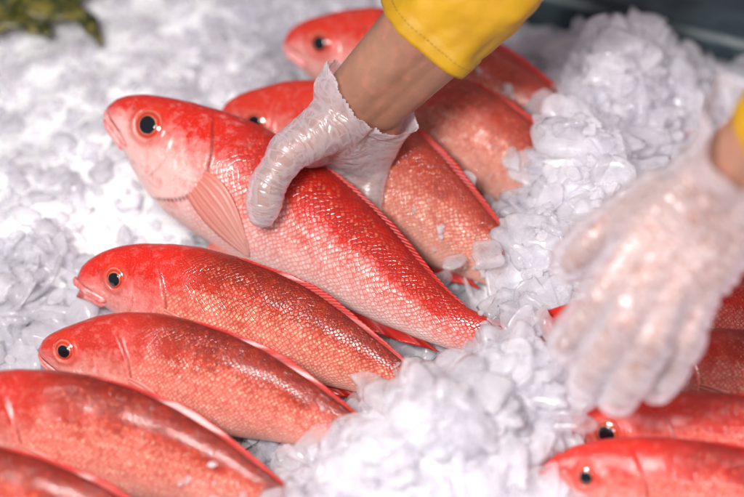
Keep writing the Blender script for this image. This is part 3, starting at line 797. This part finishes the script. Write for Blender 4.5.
def seg_data(pts, segs):
    """nearest axis segment: coordinate along it (m) and its direction"""
    best = np.full(len(pts), 1e9); along = np.zeros(len(pts)); dirs = np.zeros((len(pts), 3)); off = 0.0
    for a, b in segs:
        a, b = np.array(a), np.array(b); d = b - a; L = np.linalg.norm(d); d = d / L
        t = np.clip((pts - a) @ d, 0, L); q = np.linalg.norm(pts - (a + t[:, None] * d), axis=1)
        k = q < best; best[k] = q[k]; along[k] = off + t[k]; dirs[k] = d; off += L + .013
    return along, dirs, best
def glove(name, chains_args, cut_at, wrist, elbow, segs, seed, flare, amp, grow=.0026, rs=1.0, sm=9, mat='film'):
    ch = hand_chains(*chains_args, grow=grow, rs=rs)
    v, n, f = solid(ch, .0015, sm)
    ax = np.array((elbow - wrist).normalized()); w0 = np.array(wrist)
    s = (v - w0) @ ax
    r = v - w0 - s[:, None] * ax
    phi_v = np.array([0, 0, 1.]) - ax[2] * ax; phi_v /= np.linalg.norm(phi_v); phw = np.cross(ax, phi_v)
    phi = np.arctan2(r @ phw, r @ phi_v)
    along, dirs, dist = seg_data(v, segs)
    d = np.zeros(len(v))
    for i in range(len(v)):
        p = V(v[i]); dr = V(dirs[i])
        # crinkles crossing the digits: noise compressed along their axis
        q = p + dr * (p.dot(dr)) * 2.2
        a = mnoise.noise(q * 85 + V((seed, 0, 0))); b = mnoise.noise(q * 48 + V((0, seed, 0))); c = mnoise.noise(q * 150)
        d[i] = amp * ((1 - abs(a) * 2.6) * .55 + (1 - abs(b) * 2.2) * 1.1 + c * .25)
    fl = np.clip((s - cut_at + .045) / .055, 0, 1)
    d = d * (1 - .6 * fl) + .0009
    d += flare * fl ** 1.5 * (1 + .35 * np.sin(phi * 5 + seed) + .2 * np.sin(phi * 11 + seed * 2))
    v = v + n * d[:, None]
    # crinkle running up into the cuff
    v += n * (fl * .0010 * np.sin(phi * 11 + 3 * np.sin(phi * 3) + s * 60))[:, None]
    lim = cut_at + .006 * np.sin(phi * 2 + seed) + .0015 * np.sin(phi * 5 + 1)
    keep = s < lim
    fk = [q for q in f if all(keep[list(q)])]
    idx = -np.ones(len(v), int); used = sorted({i for q in fk for i in q}); idx[used] = np.arange(len(used))
    edge = np.exp(-np.clip(lim - s, 0, 1) / .0025)
    # ring coords to make the noise compress along the fingers in the shader too
    gp = v + dirs * (v * dirs).sum(1)[:, None] * 2.0
    o = mesh(name, v[used], [tuple(int(idx[i]) for i in q) for q in fk], M[mat], person, True, {'edge': edge[used], 'gpos': gp[used]})
    return o
def segs_of(W_, mcp, fing, th):
    s = [(W_, mcp[1]), (th[0], th[1]), (th[1], th[2]), (th[2], th[3])]
    for i in range(4): s += [(mcp[i], fing[i][0]), (fing[i][0], fing[i][1]), (fing[i][1], fing[i][2])]
    return s
g1 = glove('glove', (W1, mcp1, fin1, th1, el1), .004, W1, el1, segs_of(W1, mcp1, fin1, th1), 1.7, .0060, .00045)
g2 = glove('glove', (W2, mcp2, fin2, th2, el2), .050, W2, el2, segs_of(W2, mcp2, fin2, th2), 4.1, .018, .0016, .0034, .95, 14, 'film_loose')

def sleeve(Wp, El, start, r0, r1, length, seed, tilt):
    ax = (El - Wp).normalized(); b = ax.cross(V((0, 0, 1))).normalized(); c = ax.cross(b)
    n, m = 90, 120; vs = []
    for i in range(n):
        t = i / (n - 1); s = start + length * t
        for j in range(m):
            a = 2 * math.pi * j / m
            r = r0 + (r1 - r0) * t
            w = .0060 * mnoise.noise(V((math.cos(a) * 1.6, math.sin(a) * 1.6, t * 5 + seed))) * min(1, t * 8) + .0016 * mnoise.noise(V((math.cos(a) * 4, math.sin(a) * 4, t * 16 + seed))) + .0022 * math.sin(3 * a + seed) + .0012 * math.sin(5 * a + 9 * t + seed) + .003 * t * math.sin(t * 26 + 2 * math.sin(a + seed)) * math.sin(a * 1 + seed)
            hem = .0014 if t < .045 else (-.0006 if t < .052 else 0)
            st = tilt * math.cos(a + seed * 0)
            p = Wp + ax * (s + st * (1 - t)) + (b * math.cos(a) + c * math.sin(a)) * (r + w + hem)
            vs.append(tuple(p))
    o = mesh('sleeve', vs, grid_faces(n, m, True), M['sleeve'], person)
    md = o.modifiers.new('thickness', 'SOLIDIFY'); md.thickness = .0022; md.offset = -1
    # seam running down the cuff
    sv = []; k = 60
    for i in range(k):
        t = i / (k - 1) * .9; s = start + length * t; a = 4.1
        r = r0 + (r1 - r0) * t + .0012
        for q in (-.03, 0, .03):
            sv.append(tuple(Wp + ax * (s + tilt * math.cos(a) * (1 - t)) + (b * math.cos(a + q) + c * math.sin(a + q)) * (r + .0022 * math.sin(3 * (a + q) + seed) + .0012 * math.sin(5 * (a + q) + 9 * t + seed) + .003 * t * math.sin(t * 26 + 2 * math.sin(a + q + seed)) * math.sin(a + q + seed) + (.0012 if q == 0 else 0))))
    mesh('seam', sv, grid_faces(k, 3), M['sleeve'], o)
    tv, tf = [], []
    for q in range(72):
        a0 = 2 * math.pi * q / 72; b0 = len(tv)
        for da, ds in ((-.024, 0), (.024, 0), (.024, .0007), (-.024, .0007)):
            a = a0 + da; s_ = start + length * .040 + ds
            rr = r0 + .0022 * math.sin(3 * a + seed) + .0012 * math.sin(5 * a + seed) + .0016 * mnoise.noise(V((math.cos(a) * 4, math.sin(a) * 4, .6 + seed))) + .0024
            tv.append(tuple(Wp + ax * (s_ + tilt * math.cos(a)) + (b * math.cos(a) + c * math.sin(a)) * rr))
        tf.append((b0, b0 + 1, b0 + 2, b0 + 3))
    mesh('stitching', tv, tf, M['thread'], o, False)
    return o
sleeve(W1, el1, .067, .0375, .042, .24, .6, .004)
sleeve(W2, el2, .055, .037, .048, .22, 2.2, .004)

# ------------------------------------------------------------------ light
def area(name, loc, tgt, size, power, col, sy=None):
    l = bpy.data.lights.new(name, 'AREA'); l.energy = power; l.color = col; l.size = size
    if sy: l.shape = 'RECTANGLE'; l.size_y = sy
    o = bpy.data.objects.new(name, l); C.objects.link(o); o.location = loc
    o.rotation_euler = (V(tgt) - V(loc)).to_track_quat('-Z', 'Y').to_euler(); return o
area('key_lamp', (-.25, -.62, .95), (-.02, -.10, 0), .24, 17, (1, .985, .97), .2)
area('ceiling_lamp', (.30, .55, 1.6), (0, 0, 0), .8, 1.2, (1, .97, .98), .25)
area('side_lamp', (.9, -.5, .9), (.1, -.1, 0), .3, 7, (1, .93, .96), .3)
w = bpy.data.worlds.new('World'); scn.world = w; w.use_nodes = True
bg = w.node_tree.nodes['Background']; bg.inputs[0].default_value = (.90, .78, .84, 1); bg.inputs[1].default_value = .24

scn.view_settings.view_transform = 'Standard'; scn.view_settings.look = 'None'; scn.view_settings.exposure = 0; scn.view_settings.gamma = 1
scn.render.engine = 'CYCLES'
cy = scn.cycles
cy.use_denoising = True; cy.max_bounces = 12; cy.transmission_bounces = 10; cy.transparent_max_bounces = 16; cy.diffuse_bounces = 4; cy.glossy_bounces = 4
cy.sample_clamp_indirect = 4; cy.caustics_reflective = False; cy.caustics_refractive = True
